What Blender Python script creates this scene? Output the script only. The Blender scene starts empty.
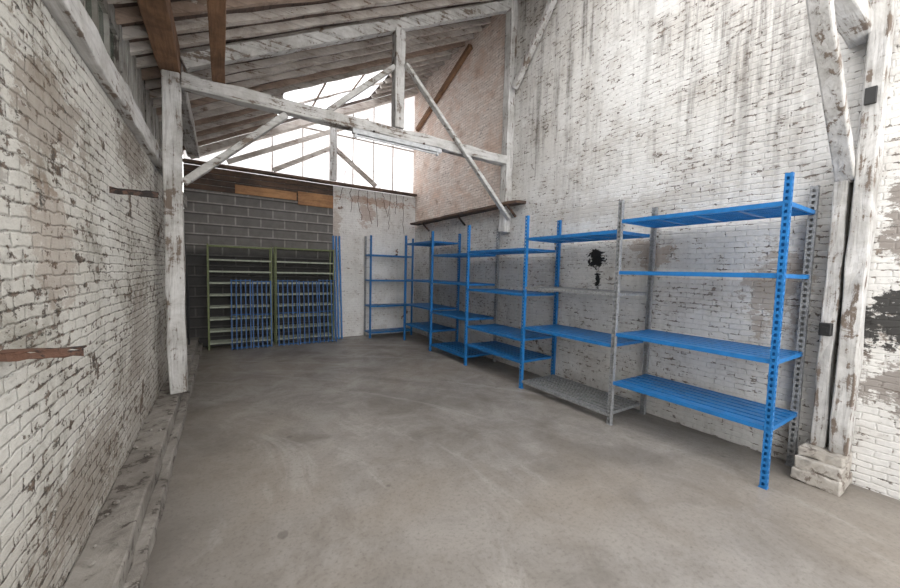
import bpy, math, random, bmesh
from mathutils import Vector, Matrix
random.seed(4)
S=bpy.context.scene
COL=S.collection
S.view_settings.view_transform='Standard'
# ------------------------------------------------------------------ camera
f=358.3; yaw,pitch,roll=-0.5655,-0.0629,0.0257
cd=bpy.data.cameras.new('camera'); cam=bpy.data.objects.new('camera',cd); COL.objects.link(cam)
cd.sensor_fit='HORIZONTAL'; cd.sensor_width=36; cd.lens=f/900*36; cd.clip_start=.02
cam.matrix_world=Matrix.Translation((0,0,1.6))@Matrix.Rotation(yaw,4,'Z')@Matrix.Rotation(math.pi/2+pitch,4,'X')@Matrix.Rotation(roll,4,'Z')
S.camera=cam
# ------------------------------------------------------------------ world
w=bpy.data.worlds.new('world'); S.world=w; w.use_nodes=True
bg=w.node_tree.nodes['Background']; bg.inputs[0].default_value=(.995,.99,.985,1); bg.inputs[1].default_value=3.95

# ------------------------------------------------------------------ materials
class NT:
    def __init__(s,name):
        s.m=bpy.data.materials.new(name); s.m.use_nodes=True; s.t=s.m.node_tree
        s.b=s.t.nodes['Principled BSDF']; s.g=s.n('ShaderNodeNewGeometry').outputs['Position']
    def n(s,k,**kw):
        nd=s.t.nodes.new(k)
        for a,b in kw.items(): setattr(nd,a,b)
        return nd
    def l(s,a,b): s.t.links.new(a,b)
    def val(s,inp,v):
        if isinstance(v,bpy.types.NodeSocket): s.l(v,inp)
        else: inp.default_value=v
    def mth(s,op,a,b=0.0,c=None,clamp=False):
        nd=s.n('ShaderNodeMath',operation=op); nd.use_clamp=clamp
        s.val(nd.inputs[0],a); s.val(nd.inputs[1],b)
        if c is not None: s.val(nd.inputs[2],c)
        return nd.outputs[0]
    def sep(s,v):
        nd=s.n('ShaderNodeSeparateXYZ'); s.l(v,nd.inputs[0]); return nd.outputs
    def comb(s,x,y,z=0.0):
        nd=s.n('ShaderNodeCombineXYZ'); s.val(nd.inputs[0],x); s.val(nd.inputs[1],y); s.val(nd.inputs[2],z); return nd.outputs[0]
    def noise(s,v,scale,detail=6,rough=.6,dist=0):
        nd=s.n('ShaderNodeTexNoise'); s.l(v,nd.inputs['Vector']); nd.inputs['Scale'].default_value=scale
        nd.inputs['Detail'].default_value=detail; nd.inputs['Roughness'].default_value=rough; nd.inputs['Distortion'].default_value=dist
        return nd.outputs
    def ramp(s,v,a,b,va=0.0,vb=1.0):
        nd=s.n('ShaderNodeMapRange'); nd.interpolation_type='SMOOTHSTEP'; s.val(nd.inputs[0],v)
        for i,x in enumerate((a,b,va,vb)): nd.inputs[i+1].default_value=x
        return nd.outputs[0]
    def mix(s,fac,a,b,bt='MIX'):
        nd=s.n('ShaderNodeMix',data_type='RGBA',blend_type=bt)
        s.val(nd.inputs[0],fac)
        for i,x in ((6,a),(7,b)):
            if isinstance(x,tuple): x=tuple(x[:3])+(1,)
            s.val(nd.inputs[i],x)
        return nd.outputs[2]
    def vadd(s,a,b,op='ADD'):
        nd=s.n('ShaderNodeVectorMath',operation=op); s.val(nd.inputs[0],a); s.val(nd.inputs[1],b); return nd.outputs[0]
    def vscale(s,a,k):
        nd=s.n('ShaderNodeVectorMath',operation='SCALE'); s.val(nd.inputs[0],a); nd.inputs['Scale'].default_value=k; return nd.outputs[0]
    def bump(s,h,strength,dist=.01,nrm=None):
        nd=s.n('ShaderNodeBump'); nd.inputs['Strength'].default_value=strength; nd.inputs['Distance'].default_value=dist
        s.l(h,nd.inputs['Height'])
        if nrm is not None: s.l(nrm,nd.inputs['Normal'])
        return nd.outputs[0]
    def done(s,col,rough=.8,nrm=None,metal=0):
        s.val(s.b.inputs['Base Color'],tuple(col)+(1,) if isinstance(col,tuple) else col)
        s.val(s.b.inputs['Roughness'],rough); s.b.inputs['Metallic'].default_value=metal
        if nrm is not None: s.l(nrm,s.b.inputs['Normal'])
        return s.m

def brickwall(name,axes,white,brick,dark,patchth,patches=(),tan=None,streak=.5,streakcol=(.14,.125,.112),mort=.5,pits=.5,bstr=1.0,bw=.165,rh=.053,pitth=.60,grime=.6,damp=0,gcol=(.48,.435,.385),s2=.25):
    N=NT(name); x,y,z=N.sep(N.g)
    h={'X':x,'Y':y}[axes]
    P=N.comb(h,z,0.0)
    nz=N.noise(P,9,5,.65)[1]; nz2=N.noise(P,1.2,2)[1]
    Pw=N.vadd(P,N.vscale(N.vadd(nz,(.5,.5,.5),'SUBTRACT'),.036))
    Pw=N.vadd(Pw,N.vscale(N.vadd(nz2,(.5,.5,.5),'SUBTRACT'),.06))
    br=N.n('ShaderNodeTexBrick'); N.l(Pw,br.inputs['Vector']); br.inputs['Scale'].default_value=1
    br.inputs['Brick Width'].default_value=bw; br.inputs['Row Height'].default_value=rh
    br.inputs['Mortar Size'].default_value=.009; br.inputs['Mortar Smooth'].default_value=1.0; br.inputs['Bias'].default_value=0
    br.inputs['Color1'].default_value=(0,0,0,1); br.inputs['Color2'].default_value=(1,1,1,1); br.inputs['Mortar'].default_value=(.5,.5,.5,1)
    mf=br.outputs['Fac']; cid=br.outputs['Color']
    big=N.noise(P,.9,5,.65)[0]; mid=N.noise(P,3.2,8,.72,.3)[0]; fine=N.noise(P,22,6,.7)[0]
    pit=N.noise(N.comb(N.mth('MULTIPLY',h,13.0),N.mth('MULTIPLY',z,24.0),3.3),1.0,6,.7,.2)[0]
    wc=N.mix(N.ramp(big,.3,.7),white,tuple(c*k for c,k in zip(white,(.86,.845,.82))))
    wc=N.mix(N.mth('MULTIPLY',N.ramp(cid,.0,1.0),.14),wc,tuple(c*.7 for c in white))
    wc=N.mix(N.ramp(fine,.42,.75,0,.4),wc,tuple(c*.6 for c in white))
    gr=N.noise(P,1.7,9,.75,.5)[0]
    wc=N.mix(N.ramp(gr,.46,.67,0,grime),wc,tuple(c*k for c,k in zip(white,gcol)))
    if damp:
        wc=N.mix(N.mth('MULTIPLY',N.ramp(N.mth('ADD',z,N.mth('MULTIPLY',N.mth('SUBTRACT',mid,.5),1.6)),1.0,.15),damp),wc,(.23,.19,.15))
    pv=N.mth('ADD',N.mth('MULTIPLY',mid,.60),N.mth('MULTIPLY',big,.22))
    pv=N.mth('ADD',pv,N.mth('MULTIPLY',cid,.04))
    pv=N.mth('ADD',pv,N.mth('MULTIPLY',pit,.20))
    pmask=N.ramp(pv,patchth,patchth+.03)
    bcol=N.mix(cid,brick,tuple(c*.5 for c in brick))
    bcol=N.mix(N.ramp(fine,.4,.65),bcol,dark)
    st=N.noise(N.comb(N.mth('MULTIPLY',h,8.5),N.mth('MULTIPLY',z,.45),0.0),1,8,.72)[0]
    st2=N.noise(N.comb(N.mth('MULTIPLY',h,3.0),N.mth('MULTIPLY',z,.25),7.0),1,6,.65)[0]
    hz=N.ramp(z,1.8,4.2,.22,1.0)
    st=N.mth('MULTIPLY',N.mth('MULTIPLY',N.ramp(st,.45,.66),N.ramp(big,.36,.58)),hz)
    st=N.mth('MULTIPLY',st,N.ramp(pit,.25,.6,.40,1.0))
    st=N.mth('MAXIMUM',st,N.mth('MULTIPLY',N.mth('MULTIPLY',N.ramp(st2,.52,.68),hz),s2))
    col=N.mix(N.mth('MULTIPLY',st,streak),wc,streakcol)
    jn=N.mth('MULTIPLY',N.ramp(mf,.45,1.0),N.ramp(N.mth('ADD',N.mth('MULTIPLY',mid,.45),N.mth('MULTIPLY',pit,.55)),.43,.62))
    col=N.mix(N.mth('MULTIPLY',jn,mort),col,tuple(c*1.6 for c in dark))
    pj=N.mth('ADD',N.mth('ADD',pit,N.mth('MULTIPLY',mf,.08)),N.mth('MULTIPLY',N.mth('SUBTRACT',gr,.5),.40))
    pm=N.ramp(pj,pitth,pitth+.04)
    col=N.mix(N.mth('MULTIPLY',pm,pits),col,N.mix(N.ramp(fine,.4,.6),dark,tuple(c*.8 for c in brick)))
    if tan:
        tc,yy,zz=tan
        tm=N.mth('MULTIPLY',N.ramp(N.mth('ADD',h,N.mth('MULTIPLY',mid,.02)),yy,yy+.02),N.ramp(N.mth('ADD',z,N.mth('MULTIPLY',mid,.5)),zz+.15,zz+.40))
        tcc=N.mix(N.ramp(gr,.36,.56,0,.8),tc,(.92,.86,.81)); tcc=N.mix(N.mth('MULTIPLY',cid,.4),tcc,tuple(c*.65 for c in tc)); tcc=N.mix(N.ramp(mid,.52,.68,0,.6),tcc,(.44,.28,.20))
        tcc=N.mix(N.ramp(mf,.35,.85,0,.5),tcc,(.34,.26,.21))
        tcc=N.mix(N.mth('MULTIPLY',pm,.5),tcc,(.15,.10,.08))
        col=N.mix(tm,col,tcc)
        pmask=N.mth('MULTIPLY',pmask,N.mth('SUBTRACT',1.0,N.mth('MULTIPLY',tm,.8)))
    col=N.mix(pmask,col,bcol)
    hgt=N.mth('SUBTRACT',N.mth('ADD',N.mth('MULTIPLY',fine,.6),N.mth('MULTIPLY',mid,1.4)),N.mth('MULTIPLY',mf,.8))
    hgt=N.mth('SUBTRACT',hgt,N.mth('MULTIPLY',pmask,.5))
    hgt=N.mth('SUBTRACT',hgt,N.mth('MULTIPLY',pm,1.0*pits))
    hgt=N.mth('ADD',hgt,N.mth('MULTIPLY',cid,.3))
    for (cy,cz,ry,rz,pc,amt) in patches:
        dy=N.mth('DIVIDE',N.mth('SUBTRACT',h,cy),ry); dz=N.mth('DIVIDE',N.mth('SUBTRACT',z,cz),rz)
        d=N.mth('SQRT',N.mth('ADD',N.mth('MULTIPLY',dy,dy),N.mth('MULTIPLY',dz,dz)))
        d=N.mth('ADD',d,N.mth('MULTIPLY',N.mth('SUBTRACT',mid,.5),3.6))
        d=N.mth('ADD',d,N.mth('MULTIPLY',N.mth('SUBTRACT',pit,.5),2.4))
        mk=N.ramp(d,.75,1.0,1.0,0.0)
        col=N.mix(N.mth('MULTIPLY',mk,amt),col,pc)
    return N.done(col,.85,N.bump(hgt,bstr,.012))

m_wl=brickwall('flaking white painted brick dirty','Y',(.64,.625,.58),(.23,.165,.12),(.06,.052,.044),.592,
   patches=[(2.2,2.2,.36,.28,(.18,.13,.09),.55),(2.6,.5,.6,.25,(.18,.145,.11),.5),(2.2,1.62,.22,.28,(.24,.16,.11),.4),(3.9,2.45,.6,.2,(.14,.105,.075),.6),(3.9,1.0,.4,.4,(.18,.14,.105),.45),(1.6,1.9,.2,.25,(.14,.11,.09),.45)],streak=.8,mort=.45,pits=.9,bstr=.75,pitth=.59,grime=.85,damp=.5,gcol=(.43,.41,.365))
m_wr=brickwall('white painted brick stained','Y',(.73,.72,.70),(.26,.20,.155),(.07,.06,.052),.628,
   patches=[(2.99,1.80,.17,.12,(.006,.006,.006),1.0),(2.97,1.55,.06,.16,(.006,.006,.006),1.0),(.34,1.30,.45,.24,(.012,.011,.010),.95),(.3,2.0,.25,.35,(.16,.13,.11),.8),(.35,.85,.3,.25,(.15,.12,.10),.75),(2.3,1.9,.22,.2,(.28,.20,.14),.6),(1.15,1.5,.22,.4,(.28,.215,.16),.6),(2.7,2.45,1.4,.14,(.40,.365,.32),.4)],
   tan=((.78,.60,.50),4.87,2.62),streak=.95,mort=.28,pits=.85,bstr=.48,pitth=.61,grime=.5,gcol=(.52,.47,.42),s2=.32)
m_plaster=brickwall('white painted brick rusty','X',(.84,.83,.81),(.28,.14,.075),(.12,.07,.045),.62,
   patches=[(3.3,3.22,1.0,.10,(.36,.19,.11),.6),(2.9,2.9,.2,.3,(.34,.19,.12),.5),(2.2,2.3,.10,.9,(.38,.28,.21),.5)],streak=.5,mort=.12,pits=.65,bstr=.35,pitth=.64,grime=.35)

def m_blocks():
    N=NT('grey concrete blocks'); x,y,z=N.sep(N.g); P=N.comb(x,z,0.0)
    br=N.n('ShaderNodeTexBrick'); N.l(P,br.inputs['Vector']); br.inputs['Scale'].default_value=1
    br.inputs['Brick Width'].default_value=.45; br.inputs['Row Height'].default_value=.2; br.inputs['Mortar Size'].default_value=.016
    br.inputs['Mortar Smooth'].default_value=.3
    br.inputs['Color1'].default_value=(.20,.19,.18,1); br.inputs['Color2'].default_value=(.17,.162,.153,1); br.inputs['Mortar'].default_value=(.36,.34,.32,1)
    n=N.noise(P,6,8,.7)[0]
    zz=N.mth('FRACT',N.mth('DIVIDE',z,.2))
    c=N.mix(N.ramp(n,.35,.7,0,.45),br.outputs['Color'],(.10,.093,.086))
    c=N.mix(N.mth('MULTIPLY',N.ramp(zz,.74,.86),N.ramp(zz,.95,.90,.0,.7)),c,(.05,.046,.043))
    c=N.mix(N.ramp(z,2.02,1.75,0,.80),c,(.020,.020,.020))  # blocks blackened up to rack height: shade behind the racks put into the colour
    return N.done(c,.9,N.bump(N.mth('SUBTRACT',n,N.mth('MULTIPLY',br.outputs['Fac'],1.0)),.8,.012))
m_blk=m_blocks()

def m_floorf():
    N=NT('dusty concrete floor'); P=N.g
    big=N.noise(P,.45,4,.55,.3)[0]; mid=N.noise(P,2.0,10,.75,.5)[0]; fine=N.noise(P,38,7,.75)[0]; pt=N.noise(P,.8,7,.6,.4)[0]
    x,y,z=N.sep(P)
    ang=N.mth('ADD',N.mth('MULTIPLY',y,.22),.35)
    ca=N.mth('COSINE',ang); sa=N.mth('SINE',ang)
    u=N.mth('ADD',N.mth('MULTIPLY',x,ca),N.mth('MULTIPLY',y,sa)); v=N.mth('SUBTRACT',N.mth('MULTIPLY',y,ca),N.mth('MULTIPLY',x,sa))
    sw=N.noise(N.comb(N.mth('MULTIPLY',u,.8),N.mth('MULTIPLY',v,3.0),0.0),1.0,8,.68,.4)[0]
    c=N.mix(N.ramp(mid,.3,.72),(.31,.288,.265),(.20,.182,.163))
    c=N.mix(N.ramp(big,.42,.60,0,.5),c,(.27,.23,.187))
    c=N.mix(N.ramp(pt,.49,.62,0,.6),c,(.145,.128,.11))
    c=N.mix(N.ramp(sw,.53,.68,0,.40),c,(.145,.125,.106))
    c=N.mix(N.ramp(sw,.46,.34,0,.42),c,(.43,.41,.385))
    c=N.mix(N.ramp(fine,.47,.72,0,.6),c,(.115,.10,.086))
    vo=N.n('ShaderNodeTexVoronoi'); N.l(P,vo.inputs['Vector']); vo.inputs['Scale'].default_value=2.6
    spot=N.mth('MULTIPLY',N.ramp(N.mth('ADD',vo.outputs['Distance'],N.mth('MULTIPLY',N.mth('SUBTRACT',mid,.5),.45)),.09,.04),.5)
    c=N.mix(spot,c,(.07,.06,.052))
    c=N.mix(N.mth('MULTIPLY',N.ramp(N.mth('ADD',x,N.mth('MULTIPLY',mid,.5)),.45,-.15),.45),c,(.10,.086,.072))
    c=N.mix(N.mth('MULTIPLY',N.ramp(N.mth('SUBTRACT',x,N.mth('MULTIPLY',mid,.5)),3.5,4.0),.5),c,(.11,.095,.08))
    r=N.ramp(mid,.3,.7,.30,.58)
    return N.done(c,r,N.bump(N.mth('ADD',N.mth('ADD',mid,N.mth('MULTIPLY',fine,.4)),N.mth('MULTIPLY',sw,.5)),.3,.01))
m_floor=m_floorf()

def wood(name,a,b,rough=.8,chip=None,chipth=.6,grain='X',cs=7):
    N=NT(name); x,y,z=N.sep(N.g)
    k={'X':(1.2,16,16),'Y':(16,1.2,16),'Z':(16,16,1.2),'N':(6,6,6)}[grain]
    G=N.comb(N.mth('MULTIPLY',x,k[0]),N.mth('MULTIPLY',y,k[1]),N.mth('MULTIPLY',z,k[2]))
    n=N.noise(N.g,2.2,8,.72,.4)[0]; g=N.noise(G,1.6,6,.65,.4)[0]
    c=N.mix(N.ramp(n,.35,.66),a,b); c=N.mix(N.ramp(g,.46,.72,0,.6),c,tuple(q*.5 for q in b))
    if chip:
        n2=N.mth('ADD',N.mth('MULTIPLY',N.noise(N.g,cs,8,.75,.6)[0],.45),N.mth('MULTIPLY',g,.35)); n2=N.mth('ADD',n2,N.mth('MULTIPLY',n,.20))
        c=N.mix(N.ramp(n2,chipth,chipth+.04),c,chip)
    return N.done(c,rough,N.bump(N.mth('ADD',n,N.mth('MULTIPLY',g,1.2)),.8,.010))
WW={g:wood('whitewashed timber '+g,(.61,.60,.585),(.36,.345,.32),chip=(.16,.125,.10),chipth=.525,grain=g,cs=6) for g in 'XYZ'}
m_gwood=wood('grey whitewashed rafter',(.56,.515,.47),(.36,.31,.27),chip=(.18,.12,.085),chipth=.55)
m_bgwood=wood('brown rafter',(.36,.27,.215),(.22,.155,.115),chip=(.42,.38,.34),chipth=.57)
m_deck=wood('dark brown roof boards',(.15,.10,.08),(.065,.047,.04),chip=(.035,.026,.022),chipth=.55,grain='Y')
m_bwood=wood('brown timber',(.28,.15,.08),(.15,.08,.045),grain='Y')
m_dwood=wood('dark rusty plank',(.15,.09,.06),(.06,.042,.034))
m_owood=wood('orange plank',(.48,.26,.12),(.30,.155,.075))
m_dirtyb=wood('dirty whitewashed boards',(.42,.41,.38),(.22,.20,.175),chip=(.06,.05,.042),chipth=.54,grain='Z')
m_stone=wood('whitewashed stone',(.58,.55,.51),(.34,.31,.27),chip=(.15,.12,.1),chipth=.53,grain='N')
m_curb=wood('rough concrete ledge',(.29,.268,.24),(.165,.147,.128),chip=(.07,.058,.048),chipth=.53,grain='N')
m_rust=wood('rusty steel',(.13,.065,.042),(.05,.032,.025),chip=(.02,.015,.013),chipth=.49,grain='N',cs=20)
m_vine=wood('dried vine',(.15,.09,.06),(.08,.05,.035))
def metal(name,c,rough=.45,met=0.0,var=.7,blotch=0):
    N=NT(name); n=N.noise(N.g,14,6,.65)[0]
    col=N.mix(N.ramp(n,.4,.7),c,tuple(k*var for k in c))
    if blotch:
        n2=N.noise(N.g,45,4,.7)[0]; col=N.mix(N.ramp(n2,.42,.62,0,blotch),col,tuple(k*.4 for k in c))
    return N.done(col,rough,None,met)
m_blue=metal('blue painted steel',(.016,.165,.44),.38,0,.75)
m_bluedk=metal('blue painted steel dull',(.010,.095,.28),.5)
m_galv=metal('galvanised steel',(.34,.35,.36),.42,.25,.7,.6)
m_olive=metal('olive green painted steel',(.17,.20,.08),.55)
m_gshelf=metal('pale grey green steel shelf',(.40,.43,.34),.55)
m_black=metal('black plastic',(.02,.02,.02),.5)
m_tube=metal('dull white tube',(.62,.63,.64),.35)
m_cream=metal('pale grey enamel',(.55,.56,.57),.5)
m_gglass=metal('dirty green glass',(.11,.14,.11),.2)
def glazing(nm,c,corr):
    N=NT(nm); t=N.n('ShaderNodeBsdfTranslucent')
    x,y,z=N.sep(N.g); n=N.noise(N.g,2.0,6,.65)[0]
    wv=N.mth('SINE',N.mth('MULTIPLY',x if corr=='X' else y,60.0))
    col=N.mix(N.ramp(n,.42,.72),c,tuple(k*q for k,q in zip(c,(.80,.76,.75))))
    col=N.mix(N.mth('MULTIPLY',N.mth('ADD',wv,1.0),.10),col,tuple(k*.6 for k in c))
    N.l(col,t.inputs[0])
    N.l(t.outputs[0],N.t.nodes['Material Output'].inputs[0]); return N.m
m_glz=glazing('translucent gable sheet',(.74,.73,.73),'X')
m_glz2=glazing('clear translucent roof sheet',(.9,.91,.93),'Y')

# ------------------------------------------------------------------ geometry helpers
class MB:
    def __init__(s): s.v=[]; s.f=[]
    def pts8(s,p):
        b=len(s.v); s.v+= [Vector(q) for q in p]
        s.f+=[(b,b+3,b+2,b+1),(b+4,b+5,b+6,b+7),(b,b+1,b+5,b+4),(b+1,b+2,b+6,b+5),(b+2,b+3,b+7,b+6),(b+3,b,b+4,b+7)]
    def box(s,x0,x1,y0,y1,z0,z1):
        if x0>x1:x0,x1=x1,x0
        if y0>y1:y0,y1=y1,y0
        if z0>z1:z0,z1=z1,z0
        s.pts8([(x0,y0,z0),(x1,y0,z0),(x1,y1,z0),(x0,y1,z0),(x0,y0,z1),(x1,y0,z1),(x1,y1,z1),(x0,y1,z1)]); return s
    def beam(s,a,b,w,h,up=(0,0,1)):
        a=Vector(a);b=Vector(b);d=(b-a).normalized(); up=Vector(up)
        if abs(d.dot(up))>.98: up=Vector((0,1,0))
        sd=d.cross(up).normalized(); u=sd.cross(d).normalized()
        sd*=w/2;u*=h/2
        s.pts8([a-sd-u,b-sd-u,b+sd-u,a+sd-u,a-sd+u,b-sd+u,b+sd+u,a+sd+u]); return s
    def prism(s,poly,axis,a,b):
        n=len(poly); base=len(s.v)
        for t in (a,b):
            for p,q in poly: s.v.append(Vector((p,t,q)) if axis=='Y' else Vector((t,p,q)))
        s.f.append(tuple(base+i for i in range(n))); s.f.append(tuple(base+n+i for i in reversed(range(n))))
        for i in range(n):
            j=(i+1)%n; s.f.append((base+i,base+n+i,base+n+j,base+j))
        return s
    def make(s,name,mat,parent=None,bevel=0,rough=0,seg=.25,**props):
        me=bpy.data.meshes.new(name)
        if parent is not None: org=parent.location.copy()
        else:
            xs=[v.x for v in s.v];ys=[v.y for v in s.v];zs=[v.z for v in s.v]
            org=Vector(((min(xs)+max(xs))/2,(min(ys)+max(ys))/2,min(zs)))
        me.from_pydata([v-org for v in s.v],[],s.f)
        me.materials.append(mat)
        bm=bmesh.new(); bm.from_mesh(me); bmesh.ops.recalc_face_normals(bm,faces=bm.faces)
        if rough:
            L=max((max(v.co[i] for v in bm.verts)-min(v.co[i] for v in bm.verts)) for i in range(3))
            es=[e for e in bm.edges if e.calc_length()>.4*L]
            bmesh.ops.subdivide_edges(bm,edges=es,cuts=max(2,int(L/seg)),use_grid_fill=True)
            for v in bm.verts: v.co+=Vector([random.uniform(-rough,rough) for _ in range(3)])
        bm.to_mesh(me); bm.free()
        ob=bpy.data.objects.new(name,me); COL.objects.link(ob)
        if parent is None: ob.location=org
        else: ob.parent=parent
        if bevel:
            md=ob.modifiers.new('bevel','BEVEL'); md.width=bevel; md.segments=2; md.limit_method='ANGLE'
        for k,v in props.items(): ob[k]=v
        return ob
def empty(name,loc,label,category,group=None):
    e=bpy.data.objects.new(name,None); e.location=loc; e.empty_display_size=.1; COL.objects.link(e)
    e['label']=label; e['category']=category
    if group: e['group']=group
    return e
def curve(name,pts,r,mat,parent=None,**props):
    cu=bpy.data.curves.new(name,'CURVE'); cu.dimensions='3D'; cu.bevel_depth=r; cu.bevel_resolution=2
    sp=cu.splines.new('NURBS'); sp.points.add(len(pts)-1); sp.use_endpoint_u=True; sp.order_u=3
    org=parent.location if parent else Vector(pts[0])
    for i,p in enumerate(pts): sp.points[i].co=tuple(Vector(p)-org)+(1,)
    cu.materials.append(mat)
    ob=bpy.data.objects.new(name,cu); COL.objects.link(ob)
    dg=bpy.context.evaluated_depsgraph_get(); me=bpy.data.meshes.new_from_object(ob.evaluated_get(dg))
    bpy.data.objects.remove(ob); ob=bpy.data.objects.new(name,me); COL.objects.link(ob)
    if parent: ob.parent=parent
    else: ob.location=org
    for k,v in props.items(): ob[k]=v
    return ob

WL,WR,YB=-.60,4.20,8.40; T=4.8; T0=.76
def zr(x): return 3.84+.525*(x+.4)
# ------------------------------------------------------------------ shell
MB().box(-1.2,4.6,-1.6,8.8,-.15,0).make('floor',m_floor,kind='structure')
MB().box(WR,WR+.3,-1.6,8.7,0,7.4).make('wall_right',m_wr,kind='structure')
MB().box(WL-.3,WL,-1.6,8.7,0,2.64).make('wall_left',m_wl,kind='structure')
b=MB()
y=-1.6
while y<8.6:
    if 2.0<y<4.2: b.box(WL-.16,WL-.13,y,y+.178,2.64,3.0)
    else: b.box(WL-.16,WL-.13+random.uniform(0,.02),y,y+.178,2.64,3.74)
    y+=.185
b.box(WL-.16,WL-.12,2.0,4.25,3.50,3.74)
b.make('wall_left_upper',m_dirtyb,kind='structure')
e=MB().box(WL-.155,WL-.150,2.0,4.25,3.0,3.5).make('window_3',m_gglass,kind='structure')
b=MB()
for k in range(8): b.box(WL-.149,WL-.12,2.06+k*.3,2.09+k*.3,3.0,3.5)
b.make('trim_3',m_dirtyb,kind='structure')
MB().box(WL-.3,WL-.18,-1.6,8.7,2.64,3.74).make('wall_left_backing',m_deck,kind='structure')
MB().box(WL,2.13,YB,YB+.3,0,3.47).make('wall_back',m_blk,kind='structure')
MB().box(2.13,WR,YB-.015,YB+.3,0,3.47).make('wall_back_plaster',m_plaster,kind='structure')
MB().prism([(WL,3.47),(WR,3.47),(WR,zr(WR)),(WL,zr(WL))],'Y',YB+.12,YB+.125).make('window_1',m_glz,kind='structure')
def deckbox(b,x0,x1,y0,y1):
    b.pts8([(x0,y0,zr(x0)),(x1,y0,zr(x1)),(x1,y1,zr(x1)),(x0,y1,zr(x0)),(x0,y0,zr(x0)+.03),(x1,y0,zr(x1)+.03),(x1,y1,zr(x1)+.03),(x0,y1,zr(x0)+.03)])
b=MB()
deckbox(b,-.95,4.5,3.4,6.75)
deckbox(b,-.95,.9,6.75,8.8); deckbox(b,2.9,4.5,6.75,8.8)
deckbox(b,.9,2.9,8.30,8.8)
deckbox(b,-.95,.1,-1.6,3.4); deckbox(b,3.5,4.5,-1.6,3.4)  # unseen near bays: gap between these strips added to let sky light in
b.make('ceiling',m_deck,kind='structure')
b=MB(); deckbox(b,.9,2.9,6.75,8.30); b.make('window_2',m_glz2,kind='structure')
b=MB()
for x in (1.55,2.25): b.pts8([(x,6.76,zr(x)-.03),(x+.04,6.76,zr(x+.04)-.03),(x+.04,8.29,zr(x+.04)-.03),(x,8.29,zr(x)-.03),(x,6.76,zr(x)-.004),(x+.04,6.76,zr(x+.04)-.004),(x+.04,8.29,zr(x+.04)-.004),(x,8.29,zr(x)-.004)])
b.make('trim_4',m_bgwood,kind='structure')
cnt=0
def raf(x0,x1,y,w=.055,h=.08):
    global cnt
    cnt+=1; br_=(cnt%4==2)
    MB().beam((x0,y,zr(x0)-h/2-.005),(x1,y,zr(x1)-h/2-.005),w,h,up=(0,0,1)).make('roof_rafter',m_bgwood if br_ else m_gwood,rough=.009,
        label='brown timber rafter under dark roof boards' if br_ else 'pale weathered timber rafter under dark roof boards',category='rafter',group='common rafters of the shed roof')
y=-1.2
while y<8.4:
    if 6.8<y<8.28: raf(-.9,.88,y); raf(2.92,4.17,y)
    else: raf(-.9,4.17,y)
    y+=.27 if y>3.2 else .75
raf(.89,2.91,7.45,.05,.03)
MB().box(WL-.14,WL+.06,-1.6,8.38,2.65,2.82).make('wall_timber',WW['Y'],bevel=.01,rough=.010,label='long flaking white timber lying along top of brick wall',category='wooden beam')
MB().box(-.53,-.345,-1.6,4.86,3.585,3.79).make('roof_beam',m_bwood,bevel=.01,rough=.006,label='brown timber beam resting on white post under roof',category='wooden beam')
MB().box(-.53,-.345,4.89,8.38,3.60,3.78).make('roof_beam',WW['Y'],bevel=.01,rough=.006,label='whitewashed timber beam continuing along roof edge',category='wooden beam')
MB().box(-.075,.045,.86,4.88,3.585,3.70).make('roof_beam',m_bwood,bevel=.008,rough=.005,label='narrow brown timber laid across the white tie beam',category='wooden beam')
# ledge
MB().box(WL,-.41,-1.6,8.38,0,.205).make('wall_left_ledge',m_curb,rough=.008,seg=.16,bevel=.010,kind='structure')
MB().box(-.415,-.350,-1.6,8.38,0,.09).make('trim_1',m_curb,rough=.009,seg=.13,bevel=.008,kind='structure')

# ------------------------------------------------------------------ trusses
def truss(Y,label):
    e=empty('roof_truss',(-.43,Y,.21),label,'roof truss','timber trusses')
    mk=lambda n,a,b,w,h,g='X': MB().beam(a,b,w,h,up=(0,1,0)).make(n,WW[g],parent=e,bevel=.01,rough=.006)
    MB().box(-.505,-.35,Y-.06,Y+.06,.212,3.575).make('post',WW['Z'],parent=e,bevel=.012,rough=.011,seg=.3)
    MB().box(-.345,WR-.005,Y-.07,Y+.07,3.425,3.575).make('tie_beam',WW['X'],parent=e,bevel=.012,rough=.011,seg=.3)
    mk('principal_rafter',(-.33,Y,zr(-.33)-.18),(WR-.03,Y,zr(WR)-.19),.14,.12)
    MB().box(2.03,2.17,Y-.075,Y+.075,3.58,zr(2.1)-.25).make('king_post',WW['Z'],parent=e,bevel=.01,rough=.007)
    mk('knee_brace',(-.34,Y,2.47),(.66,Y,3.41),.07,.095)
    mk('strut',(1.15,Y-.01,3.58),(2.03,Y-.01,4.40),.07,.085)
    return e,mk
e,mk=truss(T,'white painted timber truss with king post and braces')
mk('long_brace',(2.16,T-.10,4.44),(4.12,T-.12,2.50),.05,.09)
MB().box(4.06,4.195,T-.08,T+.08,2.30,zr(4.1)-.1).make('wall_post',WW['Z'],parent=e,bevel=.01,rough=.007)
mk('wall_brace',(4.12,T-.14,4.65),(4.12,T-1.05,5.75),.10,.08,'Z')
e,mk=truss(T0,'white painted timber truss with posts on stone plinth')
MB().box(4.03,4.19,.60,.71,.26,6.0).make('wall_post',WW['Z'],parent=e,bevel=.01,rough=.009)
MB().box(4.05,4.19,.735,.82,.26,2.55).make('wall_post',WW['Z'],parent=e,bevel=.01,rough=.009)
mk('knee_brace',(4.10,T0,2.38),(3.02,T0,3.41),.08,.105,'Z')
b=MB(); b.box(3.86,4.195,.59,.88,0,.10); b.box(3.88,4.195,.60,.87,.10,.19); b.box(3.93,4.195,.60,.86,.19,.26)
b.make('post_plinth',m_stone,bevel=.012,rough=.009,seg=.08,label='chipped whitewashed brick plinth under timber post',category='plinth')
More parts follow.
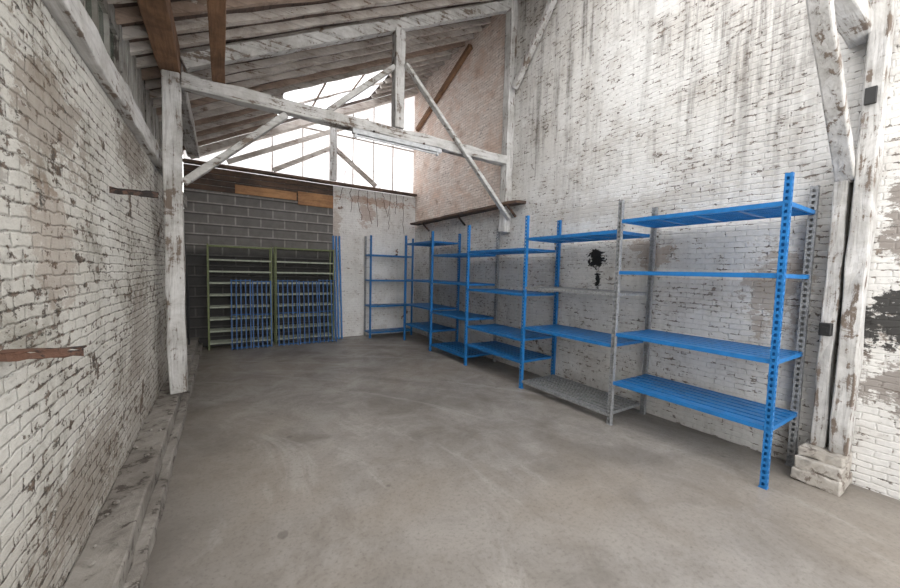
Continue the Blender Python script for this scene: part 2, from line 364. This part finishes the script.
# back truss in gable
e=empty('gable_truss',(2.1,8.3,3.47),'weathered timber frame in the open gable with diagonal struts','roof truss')
MB().box(WL,WR-.03,8.24,8.38,3.475,3.53).make('tie_beam',m_dwood,parent=e,bevel=.008)
MB().box(2.03,2.17,8.24,8.36,3.56,zr(2.1)-.12).make('king_post',WW['Z'],parent=e,bevel=.008)
for a,bb in (((2.05,8.3,4.25),(.9,8.3,3.58)),((2.15,8.3,4.25),(3.1,8.3,3.58)),((.1,8.3,3.60),(2.9,8.3,5.05))):
    MB().beam(a,bb,.08,.09,up=(0,1,0)).make('strut',m_gwood,parent=e)
MB().beam((-.5,8.3,zr(-.5)-.17),(WR-.09,8.3,zr(WR-.09)-.17),.12,.20,up=(0,1,0)).make('principal_rafter',m_gwood,parent=e)
for x in (.9,1.5,2.6,3.1,3.6):
    MB().box(x-.010,x+.010,8.47,8.49,3.56,zr(x)-.06).make('mullion',m_gwood,parent=e)
MB().box(1.4,WR-.03,8.47,8.49,4.62,4.65).make('glazing_bar',m_gwood,parent=e)
MB().beam((4.14,8.25,5.1),(4.14,6.0,6.0),.08,.09).make('roof_brace',m_bwood,label='slanting brown timber brace on tan brick wall',category='wooden beam')
b=MB()
for i in range(4): b.box(-.58,2.12,YB-.03,YB-.004,3.03+i*.11,3.125+i*.11)
b.make('trim_2',m_dwood,bevel=.004,kind='structure')
MB().box(.22,1.35,YB-.058,YB-.030,3.03,3.20).make('wooden_plank',m_owood,bevel=.004,label='orange brown plank fixed over dark boards',category='plank',group='planks on block wall')
MB().box(1.38,2.12,YB-.058,YB-.030,2.95,3.23).make('wooden_plank',m_owood,bevel=.004,label='wider orange brown plank fixed over dark boards',category='plank',group='planks on block wall')
e=empty('wall_shelf',(4.19,6.3,2.7),'long dark weathered plank shelf on brick wall','shelf')
MB().box(3.97,4.195,4.35,8.20,2.73,2.775).make('plank',m_dwood,parent=e,bevel=.005,rough=.008)
for yy in (4.6,6.1,7.6): MB().beam((4.0,yy,2.72),(4.19,yy,2.55),.03,.03).make('bracket',m_rust,parent=e)
e=empty('fluorescent_light',(2.1,4.67,3.36),'switched off fluorescent batten hanging under white tie beam','lamp')
MB().box(1.42,2.74,4.64,4.70,3.335,3.395).make('housing',m_cream,parent=e,bevel=.006)
for x in (1.7,2.45): MB().box(x,x+.02,4.66,4.69,3.395,3.43).make('hanger',m_rust,parent=e)
curve('tube',[(1.48,4.67,3.315),(2.1,4.67,3.315),(2.66,4.67,3.315)],.014,m_tube,parent=e)
for x in (1.45,2.66): MB().box(x,x+.03,4.65,4.69,3.29,3.335).make('tube_holder',m_cream,parent=e)
# rusty steel stubs
MB().box(WL-.05,-.405,1.68,1.72,1.305,1.310).box(WL-.05,-.405,1.68,1.686,1.283,1.305).make('steel_stub',m_rust,rough=.004,seg=.025,label='corroded steel angle stub sticking out of brick wall',category='steel bar')
MB().box(WL-.05,-.36,3.10,3.14,2.07,2.078).box(WL-.05,-.36,3.10,3.108,2.04,2.07).make('steel_stub',m_rust,rough=.004,seg=.03,label='short rusty steel bracket high on brick wall',category='steel bar')
e=empty('switch_box',(4.01,.80,1.17),'small black electrical box on white timber post','electrical box')
MB().box(3.985,4.05,.745,.815,1.17,1.27).make('body',m_black,parent=e,bevel=.006)
MB().box(3.975,3.985,.765,.795,1.2,1.24).make('button',m_black,parent=e)
MB().box(4.0,4.03,.63,.69,2.9,3.02).make('metal_strap',m_black,bevel=.004,label='dark iron strap bolted to timber post',category='metal fitting')
curve('hanging_cable',[(-.56,7.4,2.9),(-.55,7.45,2.0),(-.5,7.6,1.0),(-.52,7.7,.2)],.018,m_black,label='black cable hanging down beside racks',category='cable')
for k in range(9):
    x=2.35+k*.19; L=random.uniform(.15,.95)
    p=[(x,YB-.020,3.46)]
    for j in range(9):
        x+=random.uniform(-.04,.04); p.append((x,YB-.019-.003*(j%2),3.45-L*(j+1)/9+random.uniform(-.04,.04)))
    curve('dried_vine',p,.0055,m_vine,label='dried brown vine hanging over white wall',category='vine',group='dried vines on the back wall')
for k in range(4):
    x=2.4+k*.42; x0=x; p=[(x,YB+.045,3.54)]
    for j in range(6):
        x=min(x+random.uniform(-.03,.10),4.05); p.append((x,YB+.045+.01*(j%2),3.54+(j+1)*random.uniform(.09,.12)))
    curve('dried_vine',p,.0045,m_vine,label='thin dried creeper climbing in front of glazing',category='vine',group='dried vines on the glazing')

# ------------------------------------------------------------------ shelving
def perf(b,kind,c0,c1,fixed,z0,z1):
    t=.004; sw=abs(c1-c0)*.28
    lo,hi=min(c0,c1),max(c0,c1)
    def bx(a,bb,za,zb):
        if kind=='Y': b.box(fixed-t/2,fixed+t/2,a,bb,za,zb)
        else: b.box(a,bb,fixed-t/2,fixed+t/2,za,zb)
    bx(lo,lo+sw,z0,z1); bx(hi-sw,hi,z0,z1)
    z=z0
    while z<z1-.01:
        bx(lo+sw,hi-sw,z,min(z+.024,z1)); z+=.048
def post(par,x,y,H,mat,sx,sy,w=.042,name='upright_post'):
    b=MB(); perf(b,'Y',y,y+sy*w,x,0,H); perf(b,'X',x,x+sx*.036,y,0,H)
    b.box(x+sx*.034,x+sx*.037,y,y+sy*w,0,H); b.box(x+sx*.002,x+sx*.034,y+sy*(w-.003),y+sy*w,0,H)
    b.box(x+sx*.002,x+sx*.034,y+sy*.002,y+sy*(w-.003),H-.006,H-.002)
    b.box(x-.004*sx,x+sx*.045,y-.004*sy,y+sy*.05,0,.006)
    o=b.make(name,mat,parent=par)
    if mat is m_galv: o['label']='galvanised perforated upright'
    return o
def backpost(par,x,y,H,mat,sy,w=.05):
    """rear upright: perforated web faces the room"""
    b=MB(); perf(b,'Y',y,y+sy*w,x-.036,0,H); perf(b,'X',x-.036,x,y,0,H)
    b.box(x-.003,x,y,y+sy*w,0,H); b.box(x-.034,x-.003,y+sy*(w-.003),y+sy*w,0,H)
    b.box(x-.045,x+.004,y-.004*sy,y+sy*(w+.008),0,.006)
    o=b.make('upright_post',mat,parent=par)
    if mat is m_galv: o['label']='galvanised perforated upright'
    return o
def deck(par,x0,x1,y0,y1,z,mat,n=6,name='shelf',gap=.015):
    b=MB(); h=.036
    b.box(x0,x0+.02,y0,y1,z-h,z); b.box(x1-.02,x1,y0,y1,z-h,z)
    b.box(x0+.02,x1-.02,y0,y0+.018,z-h,z-.004); b.box(x0+.02,x1-.02,y1-.018,y1,z-h,z-.004)
    w=(x1-x0-.04)/n
    for i in range(n):
        a=x0+.02+i*w+gap; c=x0+.02+(i+1)*w-gap
        b.box(a,c,y0+.018,y1-.018,z-.010,z-.003)
        b.box(a,a+.006,y0+.018,y1-.018,z-.024,z-.010); b.box(c-.006,c,y0+.018,y1-.018,z-.024,z-.010)
    for k in range(1,4):
        yy=y0+(y1-y0)*k/4; b.box(x0+.02,x1-.02,yy-.015,yy+.015,z-.032,z-.024)
    o=b.make(name,mat,parent=par)
    if mat is m_galv: o['label']='grey galvanised slatted shelf'
    return o
XF,XBk=3.48,4.12
ys=[.915,2.24,3.60,4.965,6.20,7.42]
H=2.38
G='shelving run along the brick wall'
postcol=[(m_blue,m_galv),(m_galv,m_galv),(m_blue,m_blue),(m_blue,m_galv),(m_blue,m_blue),(m_blue,m_galv)]
labels=['bright blue perforated steel shelving bay with four shelves',
 'shelving bay with two blue and two galvanised shelves',
 'blue steel shelving bay with four slatted shelves beside plank',
 'blue steel shelving bay with slatted shelves against brick',
 'blue steel shelving bay standing near the corner']
levels=[[(2.18,m_blue),(1.65,m_blue),(1.0,m_blue),(.48,m_blue)],
 [(2.08,m_blue),(1.42,m_galv),(.87,m_blue),(.12,m_galv)],
 [(1.95,m_blue),(1.32,m_blue),(.69,m_blue),(.38,m_blue)],
 [(1.92,m_blue),(1.40,m_blue),(.80,m_blue),(.15,m_blue)],
 [(2.20,m_blue),(1.40,m_blue),(.85,m_blue),(.40,m_blue)]]
for i in range(5):
    y0,y1=ys[i],ys[i+1]
    e=empty('shelving_unit',((XF+XBk)/2,(y0+y1)/2,0),labels[i],'shelving unit',G)
    lst=[(i+1,-1)] if i else [(0,1),(1,-1)]
    for k,sy in lst:
        yy=ys[k]+ (0 if sy>0 else .021)
        post(e,XF,yy,H,postcol[k][0],1,sy)
        backpost(e,XBk+.03,yy,H,postcol[k][1],sy)
    for z,m in levels[i]:
        deck(e,XF+.006,XBk-.008,y0+(.006 if i==0 else .026),y1-.022,z,m,7 if m is m_galv else 6,gap=.02 if m is m_galv else .015)
e=empty('shelving_unit',(3.35,8.15,0),'slim blue shelving unit against white back wall','shelving unit')
for x,sx in ((2.86,1),(3.96,-1)):
    for y,sy,m in ((7.95,1,m_blue),(8.35,-1,m_galv)): post(e,x,y,H,m,sx,sy,w=.035)
for z in (1.95,1.36,.76,.14): deck(e,2.87,3.95,7.956,8.344,z,m_blue,n=5)

def rack(x0,x1,y0,y1,Hh,label):
    e=empty('metal_rack',((x0+x1)/2,(y0+y1)/2,0),label,'shelving unit','olive racks against block wall')
    for x in (x0,x1-.03):
        for y in (y0,y1-.03): MB().box(x,x+.024,y,y+.03,0,Hh).make('upright_post',m_olive,parent=e)
        MB().beam((x+.015,y0+.03,.3),(x+.015,y1-.03,1.0),.012,.02).make('side_brace',m_olive,parent=e)
    for z in (.13,.36,.59,.82,1.05,1.28,1.50,1.72,Hh-.02):
        b=MB().box(x0+.03,x1-.03,y0,y0+.012,z-.028,z); b.box(x0+.03,x1-.03,y1-.012,y1,z-.022,z)
        for k in range(6):
            yy=y0+.012+(y1-y0-.024)*k/6; b.box(x0+.03,x1-.03,yy+.01,yy+(y1-y0-.024)/6-.01,z-.01,z-.003)
        for k in range(3):
            xx=x0+.03+(x1-x0-.06)*(k+.5)/3; b.box(xx-.01,xx+.01,y0+.012,y1-.012,z-.022,z-.010)
        b.make('shelf',m_gshelf if z<Hh-.1 else m_olive,parent=e)
    return e
rack(-.25,.85,8.05,8.38,2.0,'olive green metal rack with grey shelves and dark interior')
rack(.90,2.08,8.05,8.38,2.02,'wider olive green metal rack against block wall')
def lean(x0,x1,yb,yt,hh,nb,label):
    e=empty('shelf_frame',((x0+x1)/2,yb,0),label,'metal frame','blue shelf frames leaning on racks')
    def P(x,t): return (x,yb+(yt-yb)*t,hh*t)
    for k in range(nb):
        x=x0+.012+(x1-x0-.024)*k/(nb-1); MB().beam(P(x,.005),P(x,1),.020,.024,up=(0,1,0)).make('bar',m_bluedk,parent=e)
    for t in (.03,.5,.985): MB().beam(P(x0,t),P(x1,t),.03,.014,up=(0,0,1)).make('crosspiece',m_bluedk,parent=e)
xx=.12
for k,(wd,hh,nb) in enumerate(((.36,1.34,5),(.36,1.32,5),(.40,1.34,5),(.40,1.32,5),(.38,1.35,5))):
    if k==2: xx=.93
    lean(xx,xx+wd-.02,7.86,8.02,hh,nb,'blue steel shelf frame standing on end leaning on rack'); xx+=wd
for k,x in enumerate((2.13,2.20,2.27)):
    MB().beam((x,8.12,0.01),(x-.01,8.35,2.34),.035,.03,up=(0,1,0)).make('loose_upright',m_blue,label='loose blue steel upright leaning on white wall',category='metal post',group='loose blue uprights')
for k in range(14):
    yy=random.uniform(1.5,6.0); x=random.uniform(-.57,-.45); z=.211
    r=random.uniform(.010,.022)
    bm=bmesh.new(); bmesh.ops.create_icosphere(bm,subdivisions=1,radius=r)
    for v in bm.verts: v.co=Vector((v.co.x*random.uniform(.7,1.3),v.co.y*random.uniform(.7,1.3),v.co.z*.6))
    mz=min(v.co.z for v in bm.verts)
    for v in bm.verts: v.co.z-=mz
    me=bpy.data.meshes.new('rubble_piece'); bm.to_mesh(me); bm.free(); me.materials.append(m_curb)
    o=bpy.data.objects.new('rubble_piece',me); o.location=(x,yy,z); COL.objects.link(o)
    o['label']='small crumb of fallen mortar near flaking wall'; o['category']='rubble'; o['group']='mortar crumbs below the flaking wall'
